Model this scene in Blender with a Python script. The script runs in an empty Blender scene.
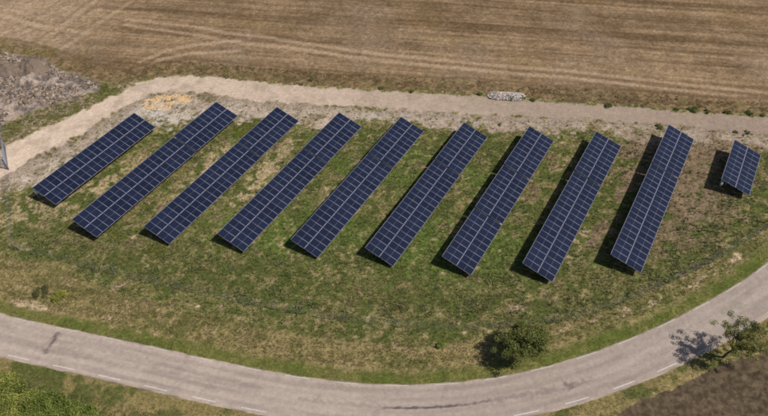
import bpy, math, random
import numpy as np
from mathutils import Matrix, Vector
sc = bpy.context.scene
# ------------------------------------------------------------------ camera
FOC, PITCH, ROLL, HGT = 681.33, math.radians(45.349), math.radians(0.4477), 71.048
cam_d = bpy.data.cameras.new('camera'); cam = bpy.data.objects.new('camera', cam_d)
sc.collection.objects.link(cam); sc.camera = cam
cam_d.sensor_width = 36.0; cam_d.lens = FOC / 768 * 36
cam_d.clip_start = 0.5; cam_d.clip_end = 4000
cam.matrix_world = Matrix.Translation((0, 0, HGT)) @ Matrix.Rotation(math.pi/2 - PITCH, 4, 'X') @ Matrix.Rotation(-ROLL, 4, 'Z')
# ------------------------------------------------------------------ sky, sun, exposure
SUN_AZ = math.radians(-18.1)      # direction towards the sun, measured from +X
SUN_EL = math.radians(53.0)
w = bpy.data.worlds.new('World'); sc.world = w; w.use_nodes = True
nt = w.node_tree; nt.nodes.clear()
sky = nt.nodes.new('ShaderNodeTexSky'); sky.sky_type = 'NISHITA'; sky.sun_disc = False
sky.sun_elevation = SUN_EL; sky.sun_rotation = math.pi/2 - SUN_AZ
sky.air_density = 1.0; sky.dust_density = 1.6; sky.altitude = 200
bg = nt.nodes.new('ShaderNodeBackground'); bg.inputs['Strength'].default_value = 0.055
wo = nt.nodes.new('ShaderNodeOutputWorld')
nt.links.new(sky.outputs[0], bg.inputs[0]); nt.links.new(bg.outputs[0], wo.inputs[0])
sun_d = bpy.data.lights.new('sun', 'SUN'); sun_d.energy = 3.85; sun_d.angle = math.radians(0.6); sun_d.color = (1, .945, .88)
sun = bpy.data.objects.new('sun', sun_d); sc.collection.objects.link(sun)
sd = Vector((math.cos(SUN_EL)*math.cos(SUN_AZ), math.cos(SUN_EL)*math.sin(SUN_AZ), math.sin(SUN_EL)))
sun.rotation_euler = sd.to_track_quat('Z', 'Y').to_euler(); sun.location = (40, 30, 60)
sc.view_settings.view_transform = 'Standard'; sc.view_settings.look = 'None'
sc.view_settings.exposure = 0.0; sc.view_settings.gamma = 1.0; sc.view_settings.use_curve_mapping = False
sc.render.engine = 'CYCLES'; sc.cycles.max_bounces = 5
try: sc.cycles.pixel_filter_type = 'BLACKMAN_HARRIS'; sc.cycles.filter_width = 1.8
except Exception: pass

# ------------------------------------------------------------------ helpers
rng = np.random.default_rng(7); random.seed(7)
def tag(o, label=None, cat=None, group=None, kind=None):
    if label: o['label'] = label
    if cat: o['category'] = cat
    if group: o['group'] = group
    if kind: o['kind'] = kind
    return o
def at(px, py):
    """survey point of the site: photograph pixel (768 wide) -> metres on the ground"""
    u = (np.asarray(px, float)-384)/FOC; v = -(np.asarray(py, float)-208)/FOC
    c, s = math.cos(ROLL), math.sin(ROLL)
    u, v = c*u+s*v, -s*u+c*v
    Y = math.cos(PITCH)+v*math.sin(PITCH); Z = -math.sin(PITCH)+v*math.cos(PITCH)
    t = -HGT/Z
    return np.stack([u*t, Y*t], -1)
def pts(l): return at([a[0] for a in l], [a[1] for a in l])
def pix(P):
    X, Y, Z = P[..., 0], P[..., 1], (P[..., 2] if P.shape[-1] > 2 else 0)-HGT
    d = Y*math.cos(PITCH)-Z*math.sin(PITCH); u = X; v = Y*math.sin(PITCH)+Z*math.cos(PITCH)
    c, s = math.cos(ROLL), math.sin(ROLL); u, v = c*u-s*v, s*u+c*v
    return 384+FOC*u/d, 208-FOC*v/d
def in_poly(x, y, poly):
    r = np.zeros(x.shape, bool); n = len(poly)
    for i in range(n):
        x1, y1 = poly[i]; x2, y2 = poly[(i+1) % n]
        if y1 == y2: continue
        cnd = ((y1 > y) != (y2 > y)) & (x < (x2-x1)*(y-y1)/(y2-y1)+x1)
        r ^= cnd
    return r
def dist_line(x, y, line, closed=False):
    d = np.full(x.shape, 1e9); n = len(line)
    for i in range(n if closed else n-1):
        ax, ay = line[i]; bx, by = line[(i+1) % n]
        dx, dy = bx-ax, by-ay; L = dx*dx+dy*dy+1e-9
        t = np.clip(((x-ax)*dx+(y-ay)*dy)/L, 0, 1)
        np.minimum(d, (x-ax-t*dx)**2+(y-ay-t*dy)**2, out=d)
    return np.sqrt(d)
def sdf(x, y, poly):
    d = dist_line(x, y, poly, True)
    return np.where(in_poly(x, y, poly), -d, d)
_tabs = {}
def vnoise(x, y, seed=0):
    if seed not in _tabs: _tabs[seed] = np.random.default_rng(1000+seed).random((256, 256))
    T = _tabs[seed]
    xi = np.floor(x).astype(int); yi = np.floor(y).astype(int); fx = x-xi; fy = y-yi
    fx = fx*fx*(3-2*fx); fy = fy*fy*(3-2*fy)
    a = T[yi & 255, xi & 255]; b = T[yi & 255, (xi+1) & 255]; c = T[(yi+1) & 255, xi & 255]; d = T[(yi+1) & 255, (xi+1) & 255]
    return (a*(1-fx)+b*fx)*(1-fy)+(c*(1-fx)+d*fx)*fy
def fbm(x, y, scale, seed=0, oct=4, gain=.5):
    """0..1, mean .5; scale = size in metres of the largest blobs"""
    s = 0; a = 1; t = 0; ca, sa = .8, .6
    X, Y = x/scale, y/scale
    for o in range(oct):
        s = s+a*vnoise(X+17.3*o, Y-9.1*o, seed+o); t += a; a *= gain
        X, Y = (X*ca-Y*sa)*2.03, (X*sa+Y*ca)*2.03
    return s/t
def sst(x, a, b):
    t = np.clip((x-a)/(b-a), 0, 1); return t*t*(3-2*t)
def lin(c):
    c = np.array(c, float)/255
    return np.where(c <= .04045, c/12.92, ((c+.055)/1.055)**2.4)
def mixc(A, B, t): return A*(1-t[..., None])+B*t[..., None]
def mesh_np(name, V, F, mat, col=None, parent=None, smooth=False):
    """F: int array (n,k), k = 3 or 4"""
    me = bpy.data.meshes.new(name); V = np.ascontiguousarray(V, np.float32); F = np.ascontiguousarray(F, np.int32)
    n, k = F.shape
    me.vertices.add(len(V)); me.vertices.foreach_set('co', V.ravel())
    me.loops.add(n*k); me.loops.foreach_set('vertex_index', F.ravel())
    me.polygons.add(n); me.polygons.foreach_set('loop_start', np.arange(0, n*k, k, dtype=np.int32))
    me.polygons.foreach_set('loop_total', np.full(n, k, np.int32))
    if smooth: me.polygons.foreach_set('use_smooth', np.ones(n, bool))
    me.update(calc_edges=True)
    if col is not None:
        at_ = me.color_attributes.new('Col', 'FLOAT_COLOR', 'POINT')
        c4 = np.ones((len(V), 4), np.float32); c4[:, :3] = np.clip(col, 0, 1); at_.data.foreach_set('color', c4.ravel())
    me.materials.append(mat)
    o = bpy.data.objects.new(name, me); sc.collection.objects.link(o)
    if parent: o.parent = parent
    return o
class MB:
    def __init__(s): s.v = []; s.f = []; s.n = 0
    def add(s, V, F):
        V = np.asarray(V, float); s.v.append(V); s.f.append(np.asarray(F)+s.n); s.n += len(V)
    def box(s, c, h, R=None):
        V = np.array([[x, y, z] for x in (-1, 1) for y in (-1, 1) for z in (-1, 1)], float)*h
        if R is not None: V = V@np.array(R).T
        s.add(V+np.array(c), [[0, 1, 3, 2], [4, 6, 7, 5], [0, 4, 5, 1], [2, 3, 7, 6], [0, 2, 6, 4], [1, 5, 7, 3]])
    def bar(s, a, b, wd, ht=None):
        a = np.array(a, float); b = np.array(b, float); d = b-a; L = np.linalg.norm(d); d /= L
        up = np.array([0, 0, 1.]) if abs(d[2]) < .9 else np.array([1., 0, 0])
        sdv = np.cross(up, d); sdv /= np.linalg.norm(sdv); up = np.cross(d, sdv)
        s.box((a+b)/2, (L/2, wd/2, (ht or wd)/2), np.stack([d, sdv, up], 1))
    def tube(s, P, Rr, k=7):
        P = np.asarray(P, float); n = len(P); base = []
        for i in range(n):
            d = P[min(i+1, n-1)]-P[max(i-1, 0)]; d /= np.linalg.norm(d)+1e-9
            up = np.array([0, 0, 1.]) if abs(d[2]) < .8 else np.array([1., 0, 0])
            a = np.cross(up, d); a /= np.linalg.norm(a); b = np.cross(d, a)
            for j in range(k):
                t = 2*math.pi*j/k; base.append(P[i]+Rr[i]*(math.cos(t)*a+math.sin(t)*b))
        F = [[i*k+j, i*k+(j+1) % k, (i+1)*k+(j+1) % k, (i+1)*k+j] for i in range(n-1) for j in range(k)]
        s.add(base, F)
    def build(s, name, mat, parent=None, col=None, smooth=False):
        return mesh_np(name, np.concatenate(s.v), np.concatenate(s.f), mat, col, parent, smooth)
def empty(name, loc, rz=0):
    o = bpy.data.objects.new(name, None); o.empty_display_size = .5; sc.collection.objects.link(o)
    o.location = loc; o.rotation_euler = (0, 0, rz); return o
def new_mat(name):
    m = bpy.data.materials.new(name); m.use_nodes = True; n = m.node_tree
    return m, n, n.nodes['Principled BSDF']
def simple_mat(name, col, rough=.6, metal=0., var=.12, scale=3., bump=0.):
    m, n, b = new_mat(name)
    geo = n.nodes.new('ShaderNodeTexCoord'); no = n.nodes.new('ShaderNodeTexNoise'); no.inputs['Scale'].default_value = scale; no.inputs['Detail'].default_value = 5
    n.links.new(geo.outputs['Object'], no.inputs['Vector'])
    mr = n.nodes.new('ShaderNodeMapRange'); mr.inputs[1].default_value = .3; mr.inputs[2].default_value = .7; mr.inputs[3].default_value = 1-var; mr.inputs[4].default_value = 1+var
    n.links.new(no.outputs[0], mr.inputs[0])
    mx = n.nodes.new('ShaderNodeVectorMath'); mx.operation = 'SCALE'; mx.inputs[0].default_value = col
    n.links.new(mr.outputs[0], mx.inputs['Scale']); n.links.new(mx.outputs[0], b.inputs['Base Color'])
    b.inputs['Roughness'].default_value = rough; b.inputs['Metallic'].default_value = metal
    if bump:
        bp = n.nodes.new('ShaderNodeBump'); bp.inputs['Strength'].default_value = bump; bp.inputs['Distance'].default_value = .03
        n.links.new(no.outputs[0], bp.inputs['Height']); n.links.new(bp.outputs[0], b.inputs['Normal'])
    return m
def col_mat(name, rough=.9, fine=(3., 12.), amp=(.16, .16), bump=.0, dist=.08, spec=.2, transl=0., rnd=0.):
    """surface colour from the mesh's own colour layer, broken up by two noises"""
    m, n, b = new_mat(name)
    ca = n.nodes.new('ShaderNodeVertexColor'); ca.layer_name = 'Col'
    geo = n.nodes.new('ShaderNodeNewGeometry'); src = ca.outputs[0]; last = None
    for s_, a_ in zip(fine, amp):
        no = n.nodes.new('ShaderNodeTexNoise'); no.inputs['Scale'].default_value = s_; no.inputs['Detail'].default_value = 4; no.inputs['Roughness'].default_value = .6
        n.links.new(geo.outputs['Position'], no.inputs['Vector'])
        mr = n.nodes.new('ShaderNodeMapRange'); mr.inputs[1].default_value = .3; mr.inputs[2].default_value = .7; mr.inputs[3].default_value = 1-a_; mr.inputs[4].default_value = 1+a_; mr.clamp = False
        n.links.new(no.outputs[0], mr.inputs[0])
        mx = n.nodes.new('ShaderNodeVectorMath'); mx.operation = 'SCALE'; n.links.new(src, mx.inputs[0]); n.links.new(mr.outputs[0], mx.inputs['Scale']); src = mx.outputs[0]; last = last or no
    n.links.new(src, b.inputs['Base Color']); b.inputs['Roughness'].default_value = rough
    b.inputs['Specular IOR Level'].default_value = spec
    if bump:
        bp = n.nodes.new('ShaderNodeBump'); bp.inputs['Strength'].default_value = bump; bp.inputs['Distance'].default_value = dist
        n.links.new(last.outputs[0], bp.inputs['Height']); n.links.new(bp.outputs[0], b.inputs['Normal'])
    if transl:
        tr = n.nodes.new('ShaderNodeBsdfTranslucent'); n.links.new(src, tr.inputs[0]); ms = n.nodes.new('ShaderNodeMixShader'); ms.inputs[0].default_value = transl
        out = n.nodes['Material Output']; n.links.new(b.outputs[0], ms.inputs[1]); n.links.new(tr.outputs[0], ms.inputs[2]); n.links.new(ms.outputs[0], out.inputs[0])
    return m

# ------------------------------------------------------------------ plan of the site (surveyed outlines)
FARX = [(-700, 0)]
track_up = [(-160, 205), (-60, 172), (0, 150), (10, 145), (40, 130), (80, 112), (115, 95), (140, 82), (160, 77), (190, 75), (240, 80), (300, 86), (384, 91), (480, 96.5), (560, 103), (640, 108), (700, 113), (768, 117), (900, 127), (1200, 148)]
track_lo = [(-160, 232), (-60, 200), (0, 177), (10, 171), (40, 153), (80, 134), (100, 121), (125, 105), (148, 94), (175, 91), (205, 93), (235, 97), (270, 101), (330, 105), (384, 108), (440, 112), (500, 115), (560, 118), (640, 122), (700, 128), (768, 133), (900, 145), (1200, 170)]
TRACK = np.concatenate([pts(track_up), pts(track_lo)[::-1]])
grav_lo = [(-160, 262), (0, 196), (25, 186), (50, 172), (80, 156), (110, 138), (135, 122), (160, 126), (175, 128), (200, 118), (240, 119), (290, 119), (350, 120), (400, 121), (450, 124), (520, 128), (600, 131), (700, 140), (768, 146), (1200, 185)]
GRAVEL = np.concatenate([pts(track_lo), pts(grav_lo)[::-1]])
stub_lo = [(-700, -10), (-160, 30), (0, 52), (50, 66), (75, 75), (100, 82), (120, 84), (140, 80), (160, 75), (190, 73), (240, 78), (300, 84), (384, 89), (480, 94), (560, 101), (640, 106), (700, 111), (768, 115), (900, 125), (1200, 146)]
P = pts(stub_lo)
STUB = np.concatenate([[(-1500, 3000)], [(-1500, P[0][1])], P, [(1500, P[-1][1])], [(1500, 3000)]])
RUBBLE = pts([(-60, 60), (0, 55), (15, 55), (45, 60), (60, 70), (82, 77), (99, 84), (97, 91), (75, 98), (50, 106), (20, 116), (0, 127), (-60, 150)])
PLOUGH = pts([(1300, 160), (900, 290), (768, 350), (726, 363), (696, 376), (671, 390), (636, 401), (618, 416), (590, 450), (560, 500), (700, 1500), (3500, 1500)])
SAND = pts([(142, 104), (150, 97), (165, 93), (180, 93), (197, 96), (196, 100), (178, 103), (168, 109), (150, 111)])
# road edge (its northern side) as one smooth curve
top_px = [(0, 313), (25, 319.5), (75, 330), (125, 340.7), (192, 355), (217, 360.7), (267, 370.7), (317, 379), (384, 384), (434, 384), (484, 378.5), (521.5, 372), (576, 358), (626, 339.5), (686, 313), (726.7, 290), (768, 262)]
tw = pts(top_px); cf = np.polyfit(tw[:, 0]/50, tw[:, 1], 6); dcf = np.polyder(cf)
xs = np.arange(-49, 51.6, .25); ys = np.polyval(cf, xs/50); sl = np.polyval(dcf, xs/50)/50
nrm = np.stack([sl, -np.ones_like(sl)], 1); nrm /= np.linalg.norm(nrm, axis=1)[:, None]
RW = 5.55
cl = np.stack([xs, ys], 1)+nrm*RW/2
d0 = cl[0]-cl[6]; d0 /= np.linalg.norm(d0); d1 = cl[-1]-cl[-7]; d1 /= np.linalg.norm(d1)
ext0 = np.array([cl[0]+d0*k for k in np.linspace(500, 1, 250)]); ext1 = np.array([cl[-1]+d1*k for k in np.linspace(1, 500, 250)])
CL = np.concatenate([ext0, cl, ext1])
dd = np.linalg.norm(np.diff(CL, axis=0), axis=1); S_ = np.concatenate([[0], np.cumsum(dd)])
_t = np.gradient(CL, axis=0); _t /= np.linalg.norm(_t, axis=1)[:, None]; NR = np.stack([-_t[:, 1], _t[:, 0]], 1)   # left normal = north side
def road_st(P):
    P = np.atleast_2d(P); out = []
    for p in P:
        i = np.argmin(((CL-p)**2).sum(1)); out.append((S_[i]+(p-CL[i])@_t[i], (p-CL[i])@NR[i]))
    return np.array(out)
road_edge_top = CL+NR*RW/2; road_edge_bot = CL-NR*RW/2
FENCE = pts([(14, 249), (42, 257), (67, 263), (95, 271), (123, 277), (149, 284), (175, 289), (203, 296), (236, 303), (270, 309), (310, 317), (350, 323), (400, 328), (450, 331), (500, 330), (540, 326), (577, 319), (619, 305), (657, 288), (690, 274), (730, 252), (768, 228), (800, 205)])
GATE_LINE = pts([(14, 249), (11, 211), (8.5, 169), (5, 146), (2, 126), (-2, 110), (-12, 80)])
tram = [pts(l) for l in ([(125, 19), (192, 26), (230, 33), (267, 37), (305, 44), (342, 49), (384, 55), (480, 64), (576, 72), (768, 93), (900, 108)],
                         [(125, 24.5), (192, 34), (242, 43), (292, 48), (342, 56), (384, 61), (480, 70), (576, 78.5), (768, 100), (900, 115)],
                         [(135, 70), (162, 59), (192, 53), (240, 50)], [(140, 62), (167, 50), (192, 45), (240, 40)], [(0, 15), (40, 26), (90, 33)],
                         [(60, 50), (78, 38), (100, 22), (130, 2)], [(30, 48), (52, 34), (70, 20), (100, -4)])]

def height(x, y):
    h = (fbm(x, y, 14, 3, 3)-.5)*.30*sst(dR(x, y), 4, 9)
    return h
def dR(x, y): return np.minimum(np.abs(dist_line(x, y, CL[::6])), 1e9)

# ------------------------------------------------------------------ ground grid
def axis(a, b, st, far):
    core = np.arange(a, b+1e-6, st); k = []; v = st; p = 0
    while p < far: v *= 1.16; p += v; k.append(p)
    k = np.array(k); return np.concatenate([a-k[::-1], core, b+k])
gx = axis(-86, 86, .17, 900); gy = axis(30, 137, .17, 900)
X, Y = np.meshgrid(gx, gy); x = X.ravel(); y = Y.ravel()
px_, py_ = pix(np.stack([x, y], 1)); ok = y > -20
px_ = np.where(ok, px_, 384); py_ = np.where(ok, py_, 900)
nA = fbm(x, y, 1.1, 11, 3); nB = fbm(x, y, 5, 21, 4); nC = fbm(x, y, .55, 31, 2); nD = fbm(x, y, 20, 41, 3)
nE = fbm(x, y, 2.2, 51, 4, .6)
jag = (nA-.5)*1.6+(nC-.5)*.7
s_track = sdf(x, y, TRACK)+jag*1.1; s_grav = sdf(x, y, GRAVEL)-.5+jag*2.8+(nB-.5)*5; s_stub = sdf(x, y, STUB)+jag*.6
s_rub = sdf(x, y, RUBBLE)+jag*1.2; s_pl = sdf(x, y, PLOUGH)+jag*.35
d_road = dist_line(x, y, CL[::4])-RW/2
d_top = dist_line(x, y, TRACK)
# --- colours
def C(*c): return lin(c)
LR = sst(px_, 80, 640)      # chalky (west) to brown (east) soil, with the brighter western exposure painted in
# grass base
grass = mixc(np.broadcast_to(C(84, 91, 44), (len(x), 3)), C(136, 128, 82), sst(nE*.55+nA*.45, .40, .62))
grass = mixc(grass, C(56, 64, 34), sst(nA*.4+nC*.6, .52, .7)*.7)
straw = mixc(np.broadcast_to(C(192, 172, 138), (len(x), 3)), C(164, 142, 112), nA)
# how dry / bare: painted from survey blobs
def blob(cx, cy, rx, ry, a=0):
    ca, sa = math.cos(a), math.sin(a); u = (px_-cx)*ca+(py_-cy)*sa; v = -(px_-cx)*sa+(py_-cy)*ca
    return np.exp(-((u/rx)**2+(v/ry)**2))
dry = np.zeros_like(x)
for b in [(45, 205, 45, 22, -.3, .8), (95, 190, 60, 10, -.6, .75), (150, 175, 70, 9, -.65, .9), (205, 170, 60, 9, -.75, .8), (262, 175, 60, 9, -.85, .95), (330, 195, 55, 7, -.9, .35),
          (180, 225, 18, 12, 0, .3), (410, 215, 40, 7, -1, .3), (498, 225, 40, 9, -1, .45), (580, 240, 35, 12, -1.1, .55), (20, 215, 30, 20, 0, .6), (180, 190, 25, 10, 0, .2), (215, 250, 25, 8, 0, .3), (560, 170, 40, 9, -1, .4)]:
    dry = np.maximum(dry, blob(*b[:5])*b[5])
soil = np.zeros_like(x)
for b in [(600, 235, 26, 12, -1.1, .6), (640, 150, 30, 14, 0, .7), (710, 150, 40, 25, 0, .9), (690, 215, 50, 28, -.9, .85), (740, 140, 60, 14, 0, .8), (660, 245, 26, 20, 0, .5), (585, 190, 40, 10, -1.1, .6), (530, 200, 42, 8, -1.05, .35), (625, 190, 40, 9, -1.1, .7), (690, 190, 70, 55, 0, .72), (575, 215, 30, 9, -1.1, .6), (655, 230, 40, 30, 0, .6)]:
    soil = np.maximum(soil, blob(*b[:5])*b[5])
col = mixc(grass, straw, sst(dry*.9+(nE-.5)*1.1+(nA-.5)*1.1+(nC-.5)*.9, .34, .68)*.85)
col = mixc(col, C(84, 106, 42), sst(np.maximum.reduce([blob(245, 128, 25, 20), blob(300, 235, 120, 35), blob(450, 250, 120, 40), blob(400, 165, 40, 30), blob(330, 155, 12, 40, -.9), blob(470, 175, 12, 50, -1)])+(nE-.5)*1.4+(nA-.5)*.8, .42, .7)*.7)
col = mixc(col, C(170, 150, 110), sst(nC*.5+nA*.3+nB*.2, .53, .66)*.6)
col = mixc(col, mixc(np.broadcast_to(C(112, 92, 73), (len(x), 3)), C(140, 119, 98), nA), sst(soil+(nE-.5)*1.2+(nA-.5)*.9+(nC-.5)*.6, .26, .52)*.92)
# olive smooth patches
ol = np.zeros_like(x)
for b in [(158, 252, 14, 9, 0, 1.), (118, 236, 12, 6, 0, .9), (245, 128, 16, 12, -.6, .9), (10, 205, 8, 4, 0, .6), (300, 178, 14, 7, -.6, .4)]:
    ol = np.maximum(ol, blob(*b[:5])*b[5])
col = mixc(col, C(84, 88, 30), sst(ol+(nA-.5)*.7, .4, .65)*.8)
# lush dark zone south of the rows
lush = sst(dist_line(x, y, FENCE), 14, 1)*in_poly(x, y, np.concatenate([FENCE, pts([(800, 180), (14, 180)])]))
col = mixc(col, mixc(np.broadcast_to(C(70, 76, 38), (len(x), 3)), C(112, 108, 64), sst(nC, .3, .7)), np.clip(lush*sst(nE, .3, .6), 0, 1)*.55)
# dry verge between fence and road
VERGE = np.concatenate([FENCE[:], road_edge_top[np.abs(CL[:, 0]) < 75][::-1]])
vg = sst(-sdf(x, y, VERGE)+(nB-.5)*3, .2+1.6*sst(px_, 60, 160)*sst(px_, 560, 420), 2.2+2.2*sst(px_, 60, 160))*(d_road > 0)
vg = np.where((d_road < 5.5) & in_poly(x, y, VERGE), 1., vg); vgL = vg*(1-sst(px_, 520, 640)*.55)
vcol = mixc(np.broadcast_to(C(142, 126, 86), (len(x), 3)), C(104, 102, 58), sst(nB+(nE-.5), .35, .75))
vcol = mixc(vcol, C(160, 140, 104), sst(nE+(nA-.5)*.6, .54, .74)*.7)
vst = fbm((S_along := x*.97-y*.24*np.sign(-x))/9, d_road/.45, 1, 201, 2); vcol = mixc(vcol, C(88, 88, 46), sst(vst, .55, .75)*.5)
col = mixc(col, vcol, vgL*.9)
for b in [(563, 330, 10, 4, -.3), (655, 301, 12, 4, -.4), (645, 308, 14, 3, -.4), (520, 308, 10, 3, 0), (598, 318, 12, 4, -.4), (700, 280, 14, 4, -.6), (735, 258, 16, 4, -.6), (625, 310, 9, 3, 0), (30, 305, 24, 5, .2), (110, 318, 18, 4, .2)]:
    col = mixc(col, C(190, 168, 138), sst(blob(*b)+(nA-.5)*1.2+(nC-.5)*.5, .45, .75)*.8)
# mown green strip by the road
ms = sst(d_road+(nA-.5), 2.1, 1.2)
col = mixc(col, mixc(np.broadcast_to(C(84, 94, 38), (len(x), 3)), C(108, 108, 56), sst(nE, .35, .65)), ms*.9)
# south side verge
southv = (y < np.interp(x, CL[:, 0], CL[:, 1]))
sv = mixc(np.broadcast_to(C(134, 118, 78), (len(x), 3)), C(86, 90, 46), sst(nE+(nB-.5), .42, .6))
sv = mixc(sv, C(160, 138, 96), sst(nA+(nB-.5), .55, .8)*.6*sst(px_, 300, 600))
col = np.where(southv[:, None], mixc(col, sv, np.full_like(x, .9)), col)
# far side: grass with mottling between rubble and track
nw = sst(-sdf(x, y, pts([(-200, 150), (-60, 140), (0, 127), (20, 116), (50, 106), (75, 98), (97, 91), (118, 84), (140, 80), (110, 97), (80, 112), (40, 130), (0, 150), (-200, 215)])), -.5, .8)
nwc = mixc(np.broadcast_to(C(104, 100, 58), (len(x), 3)), C(160, 140, 116), sst(nE+(nA-.5)*1.0, .38, .56)); nwc = mixc(nwc, C(64, 72, 32), sst(nA, .55, .75)*.6)
col = mixc(col, nwc, nw)
# stubble
def rot(a): return x*math.cos(a)+y*math.sin(a), -x*math.sin(a)+y*math.cos(a)
def aniso(a, lu, lv, seed, o=3):
    u, v = rot(a); return fbm(u/lu, v/lv, 1, seed, 1)*.6+fbm(u/lu*2.1, v/lv*2.1, 1, seed+1, 1)*.4
A = math.radians(-8.3)
st = aniso(A, 90, 1.5, 60)*.30+aniso(A, 45, .7, 63)*.28+aniso(A, 120, 4.2, 66)*.24+aniso(A, 9, .4, 69)*.18
A2 = math.radians(47)
st2 = aniso(A2, 25, 1.5, 72)*.45+aniso(A2, 10, .7, 75)*.25+aniso(A, 14, .8, 78)*.3
wl = sst(px_+py_*.9, 150, 60); st = st*(1-wl)+st2*wl
stc = mixc(np.broadcast_to(C(100, 80, 56), (len(x), 3)), C(154, 130, 101), sst(st+(nE-.5)*.14+(nB-.5)*.22, .26, .74))
stc = mixc(stc, C(140, 122, 104), sst(fbm(x, y, 14, 81, 5, .6), .52, .76)*.35)
stc = mixc(stc, C(116, 94, 58), sst(fbm(x, y, 11, 85, 5, .6), .52, .78)*.35)
stc = mixc(stc, C(176, 152, 126), wl*.5)
stc = stc*(1+(nC-.5)[:, None]*.55)*(1+(nA-.5)[:, None]*.14)
for i, l in enumerate(tram):
    d = dist_line(x, y, l); stc = mixc(stc, C(180, 156, 130), sst(d+(nA-.5)*.6, .75, .15)*(.5 if i < 5 else .3)); stc = mixc(stc, C(104, 80, 54), sst(np.abs(d-1.2), .6, .1)*.25)
d_edge = -sdf(x, y, STUB)
hl = sst(d_edge+(nA-.5)*2.5, 5.0, 3.0)
stc = mixc(stc, mixc(np.broadcast_to(C(88, 74, 48), (len(x), 3)), C(140, 118, 86), sst(nC*.5+nE*.5, .3, .7)), hl*.75)
stc = mixc(stc, C(98, 78, 54), sst(np.abs(d_edge-4.6-(nB-.5)*1.0), .6, .1)*.6); stc = mixc(stc, C(88, 86, 46), sst(nE+(nA-.5), .56, .76)*sst(d_edge, 5, 1.5)*.6)
stc = mixc(stc, C(112, 102, 48), blob(30, 48, 40, 5, .1)*sst(nE, .4, .6)*.7)
m_st = s_stub < 0
col = np.where(m_st[:, None], stc, col)
# gravel shoulder of the track
gc = mixc(np.broadcast_to(C(190, 174, 156), (len(x), 3)), C(160, 144, 126), sst(nA, .35, .65))
gc = mixc(gc, C(192, 184, 174), sst(nB+(nA-.5)*.8, .50, .70)*.8*sst(px_, 95, 160)*sst(px_, 620, 450)); gc = mixc(gc, C(148, 131, 114), sst(s_track, 3.5, 0)*.85); gc = mixc(gc, C(130, 109, 88), LR*.6*sst(s_track, .5, 4))
gc = mixc(gc, C(100, 94, 56), sst(nE+(nC-.5)*.8, .63, .75)*.7); gc = gc*(1+(nC-.5)[:, None]*.35)
m_gr = sst(s_grav, .5, -.5)*(~m_st)
col = mixc(col, gc, m_gr)
sd_s = sdf(x, y, SAND)+jag*1.7+(nE-.5)*1.5
col = mixc(col, mixc(np.broadcast_to(C(222, 184, 130), (len(x), 3)), C(204, 172, 130), nC), sst(sd_s, .3, -.3)*sst(nA, .3, .48)*.9)
# track
tc = mixc(np.broadcast_to(C(204, 183, 163), (len(x), 3)), C(152, 134, 119), sst(px_, 120, 700))  # paler west end: chalky gravel plus brighter exposure put into the colour
tc = mixc(tc, C(160, 142, 122), sst(nE, .45, .75)*.5); tc = tc*(1+(nC-.5)[:, None]*.14)*(1+(nD-.5)[:, None]*.25)
tcn = fbm(x*.6-y*.1, y*1.5, 1.6, 91, 3); tc = mixc(tc, C(210, 193, 172), sst(tcn, .5, .8)*.22*(1-LR*.7))
m_tr = sst(s_track, .35, -.25)*(~m_st)
col = mixc(col, tc, m_tr)
# rubble ground, ploughed earth
col = mixc(col, mixc(np.broadcast_to(C(108, 97, 90), (len(x), 3)), C(162, 146, 133), sst(nA*.6+nE*.4, .36, .64)), sst(s_rub, .6, -.4))
pu, pv = rot(math.radians(28))
furrow = .5+.5*np.sin(pv*2*math.pi/1.4+(nB-.5)*9)
pc = mixc(np.broadcast_to(C(72, 60, 46), (len(x), 3)), C(100, 86, 68), sst(nA*.25+nC*.3+fbm(x, y, .4, 35, 2)*.45, .34, .64)); pc = mixc(pc, C(84, 78, 52), sst(nA*.5+nC*.5, .6, .75)*.5); pc = mixc(pc, C(120, 102, 83), sst(nD*.6+nE*.4, .5, .7)*.4)
pc = pc*(1+(furrow-.5)[:, None]*.08)
m_pl = s_pl < 0
col = np.where(m_pl[:, None], pc, col)
gr_ = (vnoise(x*3.1, y*3.1, 210)-.5)+(vnoise(x*5.3+3, y*5.3, 211)-.5)*.7
col = col*(1+gr_[:, None]*np.where(m_tr+m_gr > .5, .18, .42)[:, None])
col = np.clip(col, .01, .9)
# --- heights
z = (fbm(x, y, 14, 3, 3)-.5)*.24*sst(d_road, 3, 8)
z += (nC-.5)*.05
z -= .035*sst(d_road, .25, -.1)
z += sst(s_rub, 1.5, -3)*((nE-.3)*1.5+(nA-.5)*.7)*.9
z += sst(np.abs(d_edge-5.6), 1.0, .1)*.16*nE - sst(np.abs(d_edge-4.6), .8, .1)*.12 + hl*(nA-.5)*.14*m_st
z += m_pl*((furrow-.5)*.015+(fbm(x, y, .38, 33, 2)-.5)*.06+(nA-.5)*.02)
z += m_st*(st-.5)*.10
z -= m_tr*.05+0*m_gr
z -= sst(np.abs(d_road-3.0), 2, .3)*.12*(px_ < 520)
z = np.where(d_road < .3, np.minimum(z, -.03), z)
GZ = z.reshape(X.shape)
def gz(px, py):
    i = np.clip(np.searchsorted(gy, py)-1, 0, len(gy)-2); j = np.clip(np.searchsorted(gx, px)-1, 0, len(gx)-2)
    fx = (px-gx[j])/(gx[j+1]-gx[j]); fy = (py-gy[i])/(gy[i+1]-gy[i])
    return (GZ[i, j]*(1-fx)+GZ[i, j+1]*fx)*(1-fy)+(GZ[i+1, j]*(1-fx)+GZ[i+1, j+1]*fx)*fy
COLG = col.reshape(X.shape+(3,))
def gcol(px, py):
    i = np.clip(np.searchsorted(gy, py), 0, len(gy)-1); j = np.clip(np.searchsorted(gx, px), 0, len(gx)-1); return COLG[i, j]
def field(F, px, py):
    i = np.clip(np.searchsorted(gy, py), 0, len(gy)-1); j = np.clip(np.searchsorted(gx, px), 0, len(gx)-1); return F.reshape(X.shape)[i, j]
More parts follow.
